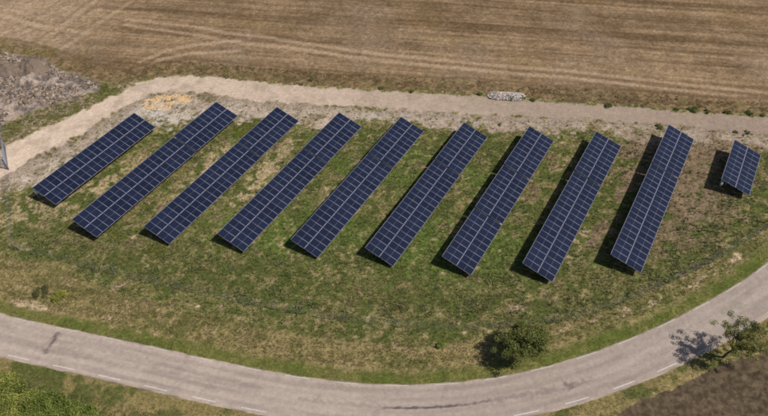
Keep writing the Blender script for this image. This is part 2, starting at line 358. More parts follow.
cls = np.zeros(len(x), int)
cls[s_grav < 0] = 1; cls[s_track < 0] = 2; cls[m_st] = 3; cls[s_pl < 0] = 4; cls[(d_edge < 0) & (s_rub < 0)] = 5; cls[(s_rub < 0) & m_st] = 5
m_ground = col_mat('soil and turf', .95, (1.1, 3.2, 9.), (.12, .34, .34), .55, .10)
m_smooth = col_mat('packed gravel', .92, (.6, 3.2, 11.), (.05, .12, .16), .18, .04)
m_field = col_mat('stubble and soil', .95, (1.0, 3.0, 9.), (.08, .20, .26), .45, .08)
m_plough = col_mat('turned earth', .97, (1.0, 3.6, 11.), (.06, .20, .26), .35, .06)
nyy, nxx = X.shape
I = (np.arange(nyy-1)[:, None]*nxx+np.arange(nxx-1)[None]).ravel()
quads = np.stack([I, I+1, I+nxx+1, I+nxx], 1); qc = cls[I]
V = np.stack([x, y, z], 1)
for k, nm in enumerate(['ground', 'gravel_shoulder', 'dirt_track', 'stubble_field', 'ploughed_field', 'rubble_ground']):
    Q = quads[qc == k]
    if len(Q) == 0: continue
    u, inv = np.unique(Q.ravel(), return_inverse=True)
    o = mesh_np(nm, V[u], inv.reshape(-1, 4), (m_ground, m_ground, m_smooth, m_field, m_plough, m_ground)[k], col[u], None, True); tag(o, kind='structure')

# ------------------------------------------------------------------ road
sel = (CL[:, 0] > -75) & (CL[:, 0] < 80)
Sf = np.concatenate([np.linspace(0, S_[sel][0], 60)[:-1], np.arange(S_[sel][0], S_[sel][-1], .2), np.linspace(S_[sel][-1], S_[-1], 60)[1:]])
def road_pt(s, t, zz=0.):
    s = np.asarray(s, float); cx = np.interp(s, S_, CL[:, 0]); cy = np.interp(s, S_, CL[:, 1]); nx = np.interp(s, S_, NR[:, 0]); ny = np.interp(s, S_, NR[:, 1])
    return np.stack([cx+nx*t, cy+ny*t, np.zeros_like(cx)+zz], -1)
T_ = np.concatenate([[-RW/2-.12], np.linspace(-RW/2, RW/2, 44), [RW/2+.12]])
SS, TT = np.meshgrid(Sf, T_, indexing='ij'); s1 = SS.ravel(); t1 = TT.ravel()
edge_j = (vnoise(s1*1.7, t1*0, 5)-.5)*.09+(vnoise(s1*6, t1*0, 6)-.5)*.06
Pz = road_pt(s1, t1+np.where(np.abs(t1) > RW/2-.2, edge_j, 0), 0.0)
Pz[:, 2] = .022*(1-(t1/(RW/2))**2)+.006; Pz[np.abs(t1) > RW/2+.05, 2] = -.07
rx, ry = Pz[:, 0], Pz[:, 1]; rpx, rpy = pix(Pz[:, :2]); rok = ry > -20
rc = mixc(np.broadcast_to(C(184, 168, 155), (len(s1), 3)), C(170, 154, 142), fbm(rx, ry, 3, 7, 4))
rc = mixc(rc, C(152, 139, 129), sst(rpx, 150, 700)*.6*rok)
str_ = fbm(s1/14, t1/.55, 1, 15, 1)*.6+fbm(s1/5, t1/.3, 1, 18, 1)*.4
rc = mixc(rc, C(130, 118, 110), sst(str_, .52, .8)*.36)
rc = mixc(rc, C(188, 172, 160), sst(1-str_, .55, .85)*.35)
for tt in (-1.9, -.75, .75, 1.9): rc = mixc(rc, C(130, 114, 108), sst(np.abs(t1-tt), .4, .1)*.22*fbm(s1, t1, 6, 25, 3)*1.6)
rc = mixc(rc, C(176, 154, 134), sst(np.abs(t1), RW/2-.5, RW/2-.05)*.35)
rc = rc*(1+((vnoise(rx*5, ry*5, 220)-.5)*.16+(vnoise(rx*2.2, ry*2.2, 221)-.5)*.12)[:, None])
rc = mixc(rc, C(140, 128, 120), sst(fbm(rx, ry, 1.1, 223, 3), .66, .74)*.35)
rc = mixc(rc, C(112, 100, 92), sst(np.abs(t1), RW/2-.16, RW/2-.02)*sst(vnoise(s1*.6, t1*0+4, 8), .3, .7)*.7)
def streak(l, wd, colr, amt, ns=.9):
    global rc
    d = dist_line(rx, ry, pts(l)); rc = mixc(rc, C(*colr), sst(d+(fbm(rx, ry, .35, 95, 2)-.5)*ns*wd, wd, wd*.25)*amt)
streak([(46, 352), (50, 346), (54, 340), (58, 334)], .42, (98, 86, 84), .6, 1.4); streak([(52, 343), (56, 337)], .35, (88, 78, 76), .7, 1.2)
streak([(384, 408), (410, 408.5), (440, 407), (465, 405), (490, 401)], .2, (92, 82, 80), .7, 1.8); streak([(395, 408.3), (425, 408), (455, 406)], .18, (76, 68, 68), .6, 1.4)
streak([(490, 401), (520, 396), (560, 389), (590, 381)], .45, (126, 114, 108), .6, 2.0)
streak([(300, 400), (340, 404), (384, 408)], .4, (132, 118, 110), .4, 2.0)
streak([(565, 384), (572, 385)], .5, (108, 97, 92), .7, 1.6); streak([(240, 385), (262, 389)], .35, (142, 126, 118), .5, 2)
streak([(60, 347), (75, 352), (90, 356)], .5, (148, 132, 124), .5, 2)
streak([(724, 313), (742, 304)], .5, (130, 128, 112), .5, 1.8)
m_road = col_mat('worn asphalt', .82, (2.5, 22.), (.08, .16), .3, .02, .35)
n1, n2 = SS.shape; J = (np.arange(n1-1)[:, None]*n2+np.arange(n2-1)[None]).ravel()
road = mesh_np('road', Pz, np.stack([J, J+n2, J+n2+1, J+1], 1)[:, ::-1][:, ::-1], m_road, rc, None, True); tag(road, kind='structure')
# edge-line dashes, worn paint
m_paint = simple_mat('worn road paint', (.60, .57, .54), .7, 0, .22, 6)
def dashes(anchor, t, period, n0, n1_, hw=.055):
    mb = MB(); s0 = road_st(at(*anchor))[0][0]
    for k in range(n0, n1_):
        a = s0+k*period; L = 2.9
        for q in range(6):
            sa = a+L*q/6; sb = a+L*(q+1)/6
            zc = .022*(1-(t/(RW/2))**2)+.0115
            q4 = [road_pt(sa, t-hw, zc), road_pt(sb, t-hw, zc), road_pt(sb, t+hw, zc), road_pt(sa, t+hw, zc)]
            mb.add(q4, [[0, 1, 2, 3]])
    o = mb.build('road_marking', m_paint); tag(o, kind='structure'); return o
DT = dashes((145, 346.5), RW/2-.17, 6.08, -9, 18, .032)
DB = dashes((145, 384.5), -RW/2+.42, 6.02, -9, 18)

# ------------------------------------------------------------------ solar rows
AZ = math.radians(59.808); TILT = math.radians(16.84); MW, ML, PIT = 1.136, 2.272, 1.152; SEAM = .02; SEGGAP = .14
W2 = 2*ML+SEAM
def glass_mat():
    m, n, b = new_mat('solar glass')
    b.inputs['Roughness'].default_value = .16; b.inputs['IOR'].default_value = 1.5
    tc_ = n.nodes.new('ShaderNodeTexCoord'); oi = n.nodes.new('ShaderNodeObjectInfo')
    br = n.nodes.new('ShaderNodeTexBrick'); br.offset = 0; br.inputs['Scale'].default_value = 1.0
    br.inputs['Brick Width'].default_value = .183; br.inputs['Row Height'].default_value = .0925; br.inputs['Mortar Size'].default_value = .003; br.inputs['Mortar Smooth'].default_value = .1
    br.inputs['Color1'].default_value = (.0105, .0155, .037, 1); br.inputs['Color2'].default_value = (.0125, .0185, .043, 1); br.inputs['Mortar'].default_value = (.028, .03, .045, 1)
    n.links.new(tc_.outputs['Object'], br.inputs['Vector'])
    mr = n.nodes.new('ShaderNodeMapRange'); mr.inputs[3].default_value = .86; mr.inputs[4].default_value = 1.2
    n.links.new(oi.outputs['Random'], mr.inputs[0])
    mx = n.nodes.new('ShaderNodeVectorMath'); mx.operation = 'SCALE'; n.links.new(br.outputs[0], mx.inputs[0]); n.links.new(mr.outputs[0], mx.inputs['Scale'])
    n.links.new(mx.outputs[0], b.inputs['Base Color'])
    return m
M_glass = glass_mat()
M_alu = simple_mat('anodised aluminium frame', (.38, .37, .46), .5, .1, .08, 4)
M_back = simple_mat('white backsheet', (.13, .13, .18), .5, 0, .08, 4)
M_steel = simple_mat('galvanised steel', (.42, .43, .44), .5, .6, .15, 5)
def panel_mesh():
    fw, th, hw, hl = .022, .035, MW/2, ML/2
    mb = MB()
    fe = .036; fw = .018
    for (cx, cy, ax, ay) in [(0, hl-fe/2, hw, fe/2), (0, -hl+fe/2, hw, fe/2), (hw-fw/2, 0, fw/2, hl-fe), (-hw+fw/2, 0, fw/2, hl-fe)]:
        mb.box((cx, cy, 0), (ax, ay, th/2))
    nf = sum(len(f) for f in mb.f)
    ih, il = hw-fw, hl-fe; zt = th/2-.004; g = .014
    mb.add([[-ih, g, zt], [ih, g, zt], [ih, il, zt], [-ih, il, zt], [-ih, -il, zt], [ih, -il, zt], [ih, -g, zt], [-ih, -g, zt]], [[0, 1, 2, 3], [4, 5, 6, 7]])
    mb.add([[-ih, -g, zt], [ih, -g, zt], [ih, g, zt], [-ih, g, zt]], [[0, 1, 2, 3]])
    zb = -.010
    mb.add([[-ih, -il, zb], [-ih, il, zb], [ih, il, zb], [ih, -il, zb]], [[0, 1, 2, 3]])
    o = mb.build('solar_panel', M_alu); me = o.data; me.materials.append(M_glass); me.materials.append(M_back)
    me.polygons[nf].material_index = 1; me.polygons[nf+1].material_index = 1; me.polygons[nf+2].material_index = 2; me.polygons[nf+3].material_index = 2
    sc.collection.objects.unlink(o); return o
PANEL = panel_mesh()
def bar_proto(name, L, a, b, mat=M_steel):
    mb = MB(); mb.box((0, 0, 0), (L/2, a/2, b/2)); o = mb.build(name, mat); sc.collection.objects.unlink(o); return o
SEGL = 9*PIT-.018
PURLIN = bar_proto('purlin', SEGL+.10, .05, .07)
RAFTER = bar_proto('rafter', W2*.88, .06, .09)
def put(proto, parent, M):
    c = proto.copy(); sc.collection.objects.link(c); c.parent = parent; c.matrix_local = M; return c
def post_obj(parent, x_, y_, z0, z1):
    mb = MB(); mb.box((0, 0, (z1-z0)/2), (.05, .035, (z1-z0)/2)); mb.box((0, 0, .03), (.09, .09, .03))
    o = mb.build('post', M_steel, parent); o.location = (x_, y_, z0); return o
ROWS = [  # near high corner x, y ; extra height ; slope (deg) ; modules
    (-51.578, 72.571, .24, -.20, 18, 'shortest of the long solar rows, nearest the chalky track bend, white box under its end'),
    (-43.683, 66.014, .30, .02, 27, 'long solar row whose far end reaches the yellow sand patch, second from the left'),
    (-33.468, 64.999, -.12, .12, 27, 'long solar row, third from the left, olive grass patch below its near end'),
    (-23.008, 63.512, -.10, -.15, 27, 'long solar panel row, fourth from the left, beside the widest pale straw strip'),
    (-12.811, 62.399, -.22, -.22, 27, 'long solar panel row, fifth from the left, standing in even green grass'),
    (-2.605, 60.764, -.18, -.26, 27, 'long solar panel row, sixth from the left, in the middle of the site'),
    (7.632, 58.990, .0, .07, 27, 'long solar row just below the white stone pile, with two clear gaps'),
    (18.148, 57.740, -.03, .15, 27, 'long solar row third from the right-hand end, left of the longest shadow'),
    (29.994, 58.984, .18, .33, 27, 'long steep solar panel row with the widest shadow, beside the small lone array'),
    (49.727, 73.288, .26, .20, 9, 'small square solar array standing alone at the right-hand end of the site')]
a_dir = np.array([math.cos(AZ), math.sin(AZ)]); w_dir = np.array([math.sin(AZ), -math.cos(AZ)])
row_foot = []
for (hx, hy, dz, slope, nm, lab) in ROWS:
    ns = nm//9; slope = math.radians(slope); zh = 2.125+dz
    gaps = [.018]*(ns-1)
    if ns == 3: gaps[1] = SEGGAP
    if 'two clear gaps' in lab: gaps = [.20, .20]
    Ltot = ns*SEGL+sum(gaps)
    c2 = np.array([hx, hy])+a_dir*Ltot/2+w_dir*W2*math.cos(TILT)/2
    root = empty('solar_panel_row', (c2[0], c2[1], 0), AZ)
    tag(root, lab, 'solar panel row', 'rows of solar panels on the sloping grass')
    row_foot.append((c2, Ltot))
    zc = zh-W2*math.sin(TILT)/2+math.tan(slope)*Ltot/2
    ax = Vector((math.cos(slope), 0, math.sin(slope))); ay = Vector((0, math.cos(TILT), math.sin(TILT))); az_ = ax.cross(ay).normalized(); ay = az_.cross(ax)
    R4 = Matrix(((ax[0], ay[0], az_[0], 0), (ax[1], ay[1], az_[1], 0), (ax[2], ay[2], az_[2], 0), (0, 0, 0, 1)))
    def PT(u, v, n_=0, dzz=0):     # u along the row, v up the slope, from the centre
        return Vector((0, 0, zc+dzz))+ax*u+ay*v+az_*n_
    for s_ in range(ns):
        u0 = -Ltot/2+s_*SEGL+sum(gaps[:s_]); dzz = 0
        if s_ == ns-1 and ns == 3: dzz += random.uniform(.09, .15)
        if lab.startswith('long solar row just below') and s_ == 1: dzz += .07
        for k in range(9):
            for v in (-1, 1):
                wob = Matrix.Rotation(random.gauss(0, .0022), 4, 'X') @ Matrix.Rotation(random.gauss(0, .0022), 4, 'Y')
                put(PANEL, root, Matrix.Translation(PT(u0+MW/2+k*PIT, v*(ML+SEAM)/2, 0, dzz)) @ R4 @ wob)
        for v in (-1.75, -.55, .55, 1.75):
            put(PURLIN, root, Matrix.Translation(PT(u0+SEGL/2, v, -.056, dzz)) @ R4)
        for uu in (1.3, SEGL/2, SEGL-1.3):
            put(RAFTER, root, Matrix.Translation(PT(u0+uu, 0, -.14, dzz)) @ R4 @ Matrix.Rotation(math.pi/2, 4, 'Z'))
            for v in (-1.2, 1.25):
                p = PT(u0+uu, v, -.19, dzz); wx = c2+a_dir*p.x-w_dir*p.y
                g0 = float(gz(np.array([wx[0]]), np.array([wx[1]]))[0])-.12
                post_obj(root, p.x, p.y, g0, p.z)
    # string inverter box and cable tray on the rear posts
    if nm in (18, 9):
        mb = MB(); mb.box((0, 0, 0), (.38, .16, .30)); mb.box((0, 0, .33), (.42, .20, .02)); mb.box((0, -.17, -.12), (.25, .02, .1))
        b_ = mb.build('inverter_box', simple_mat('white powder coat', (.62, .64, .66), .4), root)
        b_.location = PT(-Ltot/2+.35, 1.75, -.75); 
        mb = MB(); mb.box((-.2, 0, -.6), (.025, .025, .35)); mb.box((.2, 0, -.6), (.025, .025, .35)); mb.build('box_stand', M_steel, b_)

# ------------------------------------------------------------------ perimeter fence
M_wire = simple_mat('galvanised wire', (.24, .26, .29), .6, .0, .15, 5)
M_post = simple_mat('grey fence post', (.27, .28, .31), .6, .0, .15, 5)
def resample(L, step):
    d = np.concatenate([[0], np.cumsum(np.linalg.norm(np.diff(L, axis=0), axis=1))]); n = max(1, int(round(d[-1]/step))); s = np.linspace(0, d[-1], n+1)
    return np.stack([np.interp(s, d, L[:, 0]), np.interp(s, d, L[:, 1])], 1)
def fence(line, label, H=1.75, brace=False, name='wire_fence'):
    P = resample(line, 3.25); G = gz(P[:, 0], P[:, 1]); root = empty(name, (P[0][0], P[0][1], 0)); tag(root, label, 'fence')
    o0 = P[0]
    for (p, g) in zip(P, G):
        mb = MB(); mb.tube([(0, 0, -.2), (0, 0, H+.08)], [.028, .028], 6); mb.box((0, 0, H+.09), (.032, .032, .012))
        o = mb.build('post', M_post, root); o.location = (p[0]-o0[0], p[1]-o0[1], g)
    mb = MB()
    for i in range(len(P)-1):
        a, b = P[i]-o0, P[i+1]-o0
        for zz in np.linspace(.08, H, 8): mb.bar((a[0], a[1], G[i]+zz), (b[0], b[1], G[i+1]+zz), .0035)
        for t in np.linspace(0, 1, 12)[1:-1]:
            q = a+(b-a)*t; gg = G[i]*(1-t)+G[i+1]*t; mb.bar((q[0], q[1], gg+.05), (q[0], q[1], gg+H), .003)
    mb.build('wire_mesh', M_wire, root)
    if brace:
        mb = MB(); d = P[1]-P[0]; d /= np.linalg.norm(d); mb.bar((0, 0, G[0]+1.3), (d[0]*1.9, d[1]*1.9, G[0]+.05), .06); mb.build('brace', M_post, root)
    return root
fence(FENCE, 'long thin grey wire mesh fence running through the grass between the panels and the road', brace=True)
fence(GATE_LINE[:3], 'short grey wire mesh fence from the left-hand corner post up to the gate')
fence(GATE_LINE[3:], 'grey wire mesh fence at the left edge beyond the track, above the gate')
# gate across the track
ga, gb = GATE_LINE[2], GATE_LINE[3]
def gate(hinge, end, label, H=2.0):
    L = np.linalg.norm(end-hinge); ang = math.atan2(*(end-hinge)[::-1]); g = float(gz(np.array([hinge[0]]), np.array([hinge[1]]))[0])
    r = empty('mesh_gate', (hinge[0], hinge[1], g), ang); tag(r, label, 'gate', 'leaves of the site gate')
    mb = MB(); mb.box((0, 0, H/2+.05), (.07, .07, H/2+.25)); mb.build('gate_post', M_post, r)
    mb = MB()
    for zz in (.12, H*.5, H): mb.bar((.1, 0, zz), (L, 0, zz), .06)
    for xx in (.1, L/2, L): mb.bar((xx, 0, .12), (xx, 0, H), .06)
    mb.build('gate_frame', M_post, r); mb = MB()
    for xx in np.arange(.16, L, .12): mb.bar((xx, .012, .12), (xx, .012, H), .016)
    for zz in np.arange(.3, H, .25): mb.bar((.1, -.012, zz), (L, -.012, zz), .012)
    mb.build('infill', simple_mat('blue grey mesh infill', (.34, .37, .46), .5, .3), r)
gate(ga, ga+(gb-ga)*.93, 'blue grey mesh gate leaf standing shut across the end of the chalky track')
gate(ga+np.array([-.25, .1]), at(-9, 166.5), 'blue grey mesh gate leaf swung open towards the left edge')

# ------------------------------------------------------------------ vegetation
M_grass = col_mat('grass blades', .8, (2., 9.), (.10, .10), 0, spec=.25, transl=.25)
M_leaf = col_mat('leaves', .6, (1., 7.), (.14, .14), 0, spec=.35, transl=.22)
M_bark = simple_mat('bark', (.11, .085, .06), .9, 0, .3, 9, .5)
def scatter(n, fn_keep, box=None):
    """random ground points inside the part of the land the visitor can see"""
    xx = rng.uniform(-85, 85, n); yy = rng.uniform(33, 136, n); a, b = pix(np.stack([xx, yy], 1))
    k = (a > -25) & (a < 795) & (b > -20) & (b < 445); xx, yy = xx[k], yy[k]
    k = rng.random(len(xx)) < fn_keep(xx, yy); return xx[k], yy[k]
def tufts(name, xx, yy, colr, hgt, spread, blades, bw, cvar=.26):
    n = len(xx); base = np.stack([xx, yy, gz(xx, yy)-.02], 1)
    N = n*blades; b = np.repeat(base, blades, 0); h = np.repeat(hgt, blades)*rng.uniform(.5, 1.15, N); sp = np.repeat(spread, blades)
    th = rng.uniform(0, 2*math.pi, N); r0 = rng.random(N)*sp*.45; out = sp*rng.uniform(.2, 1, N)
    dx, dy = np.cos(th), np.sin(th); root = b+np.stack([dx*r0, dy*r0, 0*r0], 1)
    tip = root+np.stack([dx*out, dy*out, h], 1); mid = (root+tip)/2+np.stack([-dx*out*.15, -dy*out*.15, h*.18], 1)
    sdv = np.stack([-dy, dx, 0*dx], 1)*(bw*rng.uniform(.6, 1.3, N))[:, None]
    V = np.stack([root-sdv*.5, root+sdv*.5, mid+sdv, tip, mid-sdv], 1).reshape(-1, 3)
    k = np.arange(N)*5
    F = np.stack([np.stack([k, k+1, k+2, k+4], 1), np.stack([k+4, k+2, k+3, k+3], 1)], 1)
    q = F[:, 0]; t = F[:, 1][:, :3]
    c = np.repeat(colr, blades, 0)*(1+rng.normal(0, cvar, N))[:, None]; c = np.repeat(c, 5, 0)
    # quads as two triangles to keep one polygon size
    F3 = np.concatenate([q[:, :3], q[:, [0, 2, 3]], t]); return mesh_np(name, V, F3, M_grass, c)
DR, TRK, GRV, STB, RBB, PLW, NEf, NAf, SOIL, DRY, NBf = d_road, s_track, s_grav, s_stub, s_rub, s_pl, nE, nA, soil, dry, nB
def keep_grass(a, b):
    f = lambda F: field(F, a, b)
    k = (f(DR) > .25)*(f(TRK) > .3)*(f(STB) > .2)*(f(RBB) > .3)*(f(PLW) > .2)
    bare = np.maximum(f(SOIL), f(DRY)*.75)
    k = k*np.where(f(GRV) < .3, .10, 1)*(1-np.clip(bare, 0, .85))
    return k*np.clip(.25+1.6*(f(NEf)-.25), .12, 1)
xx, yy = scatter(420000, keep_grass)
vgm = field(vg, xx, yy)*(1-.45*sst(pix(np.stack([xx, yy], 1))[0], 520, 640)); near = field(DR, xx, yy)
c0 = gcol(xx, yy)
green = mixc(np.broadcast_to(C(88, 97, 48), (len(xx), 3)), C(170, 158, 108), rng.random(len(xx))**1.8)
dryc = mixc(np.broadcast_to(C(160, 138, 92), (len(xx), 3)), C(112, 106, 60), rng.random(len(xx)))
hue_ = fbm(xx, yy, 7, 231, 3); green = mixc(green, green*np.array([.85, 1.08, .8]), sst(hue_, .5, .7)); tc_ = mixc(green, dryc, np.clip(vgm*.8+(rng.random(len(xx))-.5)*.4, 0, 1)); tc_ = mixc(tc_, c0, np.full(len(xx), .45))
low = near < 2.2
hg = np.where(low, .07, .17)*rng.uniform(.5, 1.5, len(xx))
tag(tufts('grass', xx, yy, tc_, hg, .10+hg*.7, 5, .028), kind='stuff')
# broad-leaved weeds: dark clumps over the site, strongest along the fence
def keep_weed(a, b):
    f = lambda F: field(F, a, b); k = (f(DR) > 3)*(f(TRK) > .4)*(f(STB) > 0)*(f(RBB) > .3)*(f(PLW) > .2)*(f(vg) < .6)
    lu = f(lush); nz = fbm(a, b, 1.6, 131, 3)
    return k*sst(nz, .52-.08*lu, .68)*(.30+.7*lu)*np.where(f(GRV) < .3, .25, 1)
xx, yy = scatter(150000, keep_weed)
wc = mixc(np.broadcast_to(C(80, 94, 48), (len(xx), 3)), C(134, 140, 94), rng.random(len(xx))); gr = rng.random(len(xx)) < .16
wc = np.where(gr[:, None], C(136, 136, 112), wc)
hg = rng.uniform(.12, .36, len(xx))
tag(tufts('weeds', xx, yy, wc, hg, hg*.9, 7, .04), kind='stuff')
# low weeds dotted over bare soil and the field margin
def keep_dot(a, b):
    f = lambda F: field(F, a, b); nz = fbm(a, b, .9, 141, 2); de = f(d_edge)
    k = (f(DR) > 3)*(f(TRK) > .1)*(f(RBB) > 1.)*(f(PLW) > .2)
    m = np.where(f(STB) < 0, (de < 4)*.22, np.clip(f(SOIL)+.3*(f(GRV) < 0), 0, 1))
    return k*m*sst(nz, .62, .72)
xx, yy = scatter(120000, keep_dot)
de = field(d_edge, xx, yy)
wc = mixc(np.broadcast_to(C(70, 82, 40), (len(xx), 3)), C(108, 116, 62), rng.random(len(xx))); wc = np.where((de > 0)[:, None], mixc(wc, C(132, 112, 76), np.clip(rng.random(len(xx))*1.5, 0, 1)), wc)
hg = rng.uniform(.08, .26, len(xx))
tag(tufts('low_weeds', xx, yy, wc, hg, hg*1.1, 6, .04), kind='stuff')
# rough dry stalks on the field margin
def keep_mar(a, b):
    f = lambda F: field(F, a, b); de = f(d_edge); return (f(STB) < 0)*(de < 4.2)*(f(RBB) > 1)*sst(fbm(a, b, 1.2, 151, 3), .42, .6)
xx, yy = scatter(120000, keep_mar)
wc = mixc(np.broadcast_to(C(156, 132, 94), (len(xx), 3)), C(120, 100, 68), rng.random(len(xx))); hg = rng.uniform(.1, .3, len(xx))
tag(tufts('dry_stalks', xx, yy, wc, hg, hg*.9, 5, .035), kind='stuff')

def leaves(C0, size, colr, name, parent, loc, flat=.35, long=1.):
    n = len(C0); a = rng.normal(size=(n, 3)); a[:, 2] *= 1-flat; a /= np.linalg.norm(a, axis=1)[:, None]
    b = rng.normal(size=(n, 3)); b -= a*(a*b).sum(1)[:, None]; b /= np.linalg.norm(b, axis=1)[:, None]
    s = (size*rng.uniform(.6, 1.4, n))[:, None]
    nn = np.cross(a, b)
    V = np.stack([C0-a*s*long, C0+b*s*.5+nn*s*.12, C0+a*s*long, C0-b*s*.5+nn*s*.12], 1).reshape(-1, 3)
    k = np.arange(n)*4; F = np.stack([k, k+1, k+2, k+3], 1)
    o = mesh_np(name, V, F, M_leaf, np.repeat(colr, 4, 0), parent); 
    if loc is not None: o.location = loc
    return o
def clump_points(centres, radii, per, squash=.8, shell=.35):
    out = []; cid = []
    for i, (c, r) in enumerate(zip(centres, radii)):
        n = int(per*r*r); d = rng.normal(size=(n, 3)); d /= np.linalg.norm(d, axis=1)[:, None]
        rr = r*(shell+(1-shell)*rng.random(n)**.6)*(1+rng.normal(0, .08, n)); p = d*rr[:, None]; p[:, 2] *= squash; out.append(c+p); cid.append(np.full(n, i))
    return np.concatenate(out), np.concatenate(cid)
def bush(name, loc, r, h, label, cat, colA, colB, lobes=14, per=900, size=.09, group=None, stem=True):
    g = float(gz(np.array([loc[0]]), np.array([loc[1]]))[0]); root = empty(name, (loc[0], loc[1], g)); tag(root, label, cat, group)
    cs, rs = [], []
    for i in range(lobes):
        t = rng.uniform(0, 2*math.pi); q = r*.78*math.sqrt(rng.random()); zz = h*rng.uniform(.22, .80)*(1-.35*(q/r)**2); cs.append(np.array([q*math.cos(t), q*math.sin(t), zz])); rs.append(r*rng.uniform(.22, .42))
    P, cid = clump_points(cs, rs, per, .85); k = P[:, 2] > .02; P, cid = P[k], cid[k]
    cc = rng.random(len(cs)); t = np.clip(cc[cid]*.6+rng.random(len(P))*.5, 0, 1); col_ = mixc(np.broadcast_to(C(*colA), (len(P), 3)), C(*colB), t)
    leaves(P, size, col_, 'foliage', root, None)
    if stem:
        mb = MB()
        for c in cs[:7]: mb.tube([(0, 0, -.1), (c[0]*.4, c[1]*.4, c[2]*.5), tuple(c)], [.05*h/2, .035*h/2, .012], 5)
        mb.build('stems', M_bark, root)
    return root
def tree(name, loc, label, crown_c, crown_r, trunk_h, trunk_r, nlimb, twigs, per, colA, colB, lean, clr=(.4, .8), size=.1, seed=1):
    rg = random.Random(seed); g = float(gz(np.array([loc[0]]), np.array([loc[1]]))[0]); root = empty(name, (loc[0], loc[1], g)); tag(root, label, 'tree')
    mb = MB(); top = np.array([lean[0], lean[1], trunk_h]); mb.tube([(0, 0, -.2), (0, 0, .05), top*np.array([.3, .3, .5]), top], [trunk_r*1.5, trunk_r*1.15, trunk_r*.9, trunk_r*.75], 9)
    cs, rs = [], []; cc = np.array(crown_c, float); cr = np.array(crown_r, float)
    for i in range(nlimb):
        th = 2*math.pi*(i+rg.random()*.6)/nlimb; el = rg.uniform(-.25, 1.1) if i else 1.4
        tgt = cc+cr*np.array([math.cos(th)*math.cos(el), math.sin(th)*math.cos(el), math.sin(el)])*rg.uniform(.72, .95)
        m1 = top+(tgt-top)*.4+np.array([rg.uniform(-.25, .25), rg.uniform(-.25, .25), .3]); r0 = trunk_r*rg.uniform(.35, .55)
        mb.tube([top-np.array([0, 0, .1]), m1, top*.2+tgt*.8, tgt], [r0, r0*.7, r0*.4, .015], 6)
        for j in range(twigs):
            f = rg.uniform(.35, 1); b0 = m1+(tgt-m1)*f; tw_ = b0+np.array([rg.gauss(0, 1), rg.gauss(0, 1), rg.gauss(.25, .7)])*cr*.30
            mb.tube([b0, (b0+tw_)/2+np.array([0, 0, .08]), tw_], [r0*.25, r0*.15, .008], 4); cs.append(tw_); rs.append(rg.uniform(*clr))
        cs.append(tgt); rs.append(rg.uniform(*clr))
    mb.build('trunk', M_bark, root)
    P, cid = clump_points(cs, rs, per, .7, .1); v = rng.random(len(cs)); t = np.clip(v[cid]*.6+rng.random(len(P))*.5, 0, 1)
    leaves(P, size, mixc(np.broadcast_to(C(*colA), (len(P), 3)), C(*colB), t), 'crown', root, None); return root
tree('roadside_tree', at(723, 357.5), 'open crowned young tree leaning over the road edge beside the ploughed field', (.9, -.2, 4.5), (2.75, 2.6, 2.5), 1.9, .15, 13, 7, 420, (74, 86, 36), (140, 140, 74), (.4, -.2), (.28, .58), .085, 3)
tree('broad_bush_tree', at(518.5, 359.5), 'dense rounded olive green tree on the verge between fence and road bend', (.75, .45, 3.1), (2.5, 2.2, 1.9), 1.0, .15, 17, 9, 520, (88, 98, 44), (142, 144, 80), (.2, .1), (.28, .75), .085, 11)
HB = [((-45.2, 40.6), 2.6, 1.6), ((-42.0, 38.8), 2.8, 1.9), ((-38.3, 37.7), 2.7, 1.6), ((-34.6, 36.7), 2.5, 1.3), ((-46.0, 37.0), 3., 2.4)]
HL = ['yellow tipped leafy shrub, uppermost of the bottom left thicket', 'largest bright green shrub in the bottom left thicket', 'leafy green shrub in the bottom left thicket, below the grass verge', 'rightmost low green shrub of the bottom left thicket', 'tall green shrub cut by the bottom left corner of the view']
for i, ((a, b), r, h) in enumerate(HB):
    bush('hedge_shrub', (a, b), r, h, HL[i], 'shrub', (84, 100, 40), (164, 166, 84) if i in (0, 1) else (140, 150, 72), 26, 900, .12, 'shrubs of the bottom left thicket')
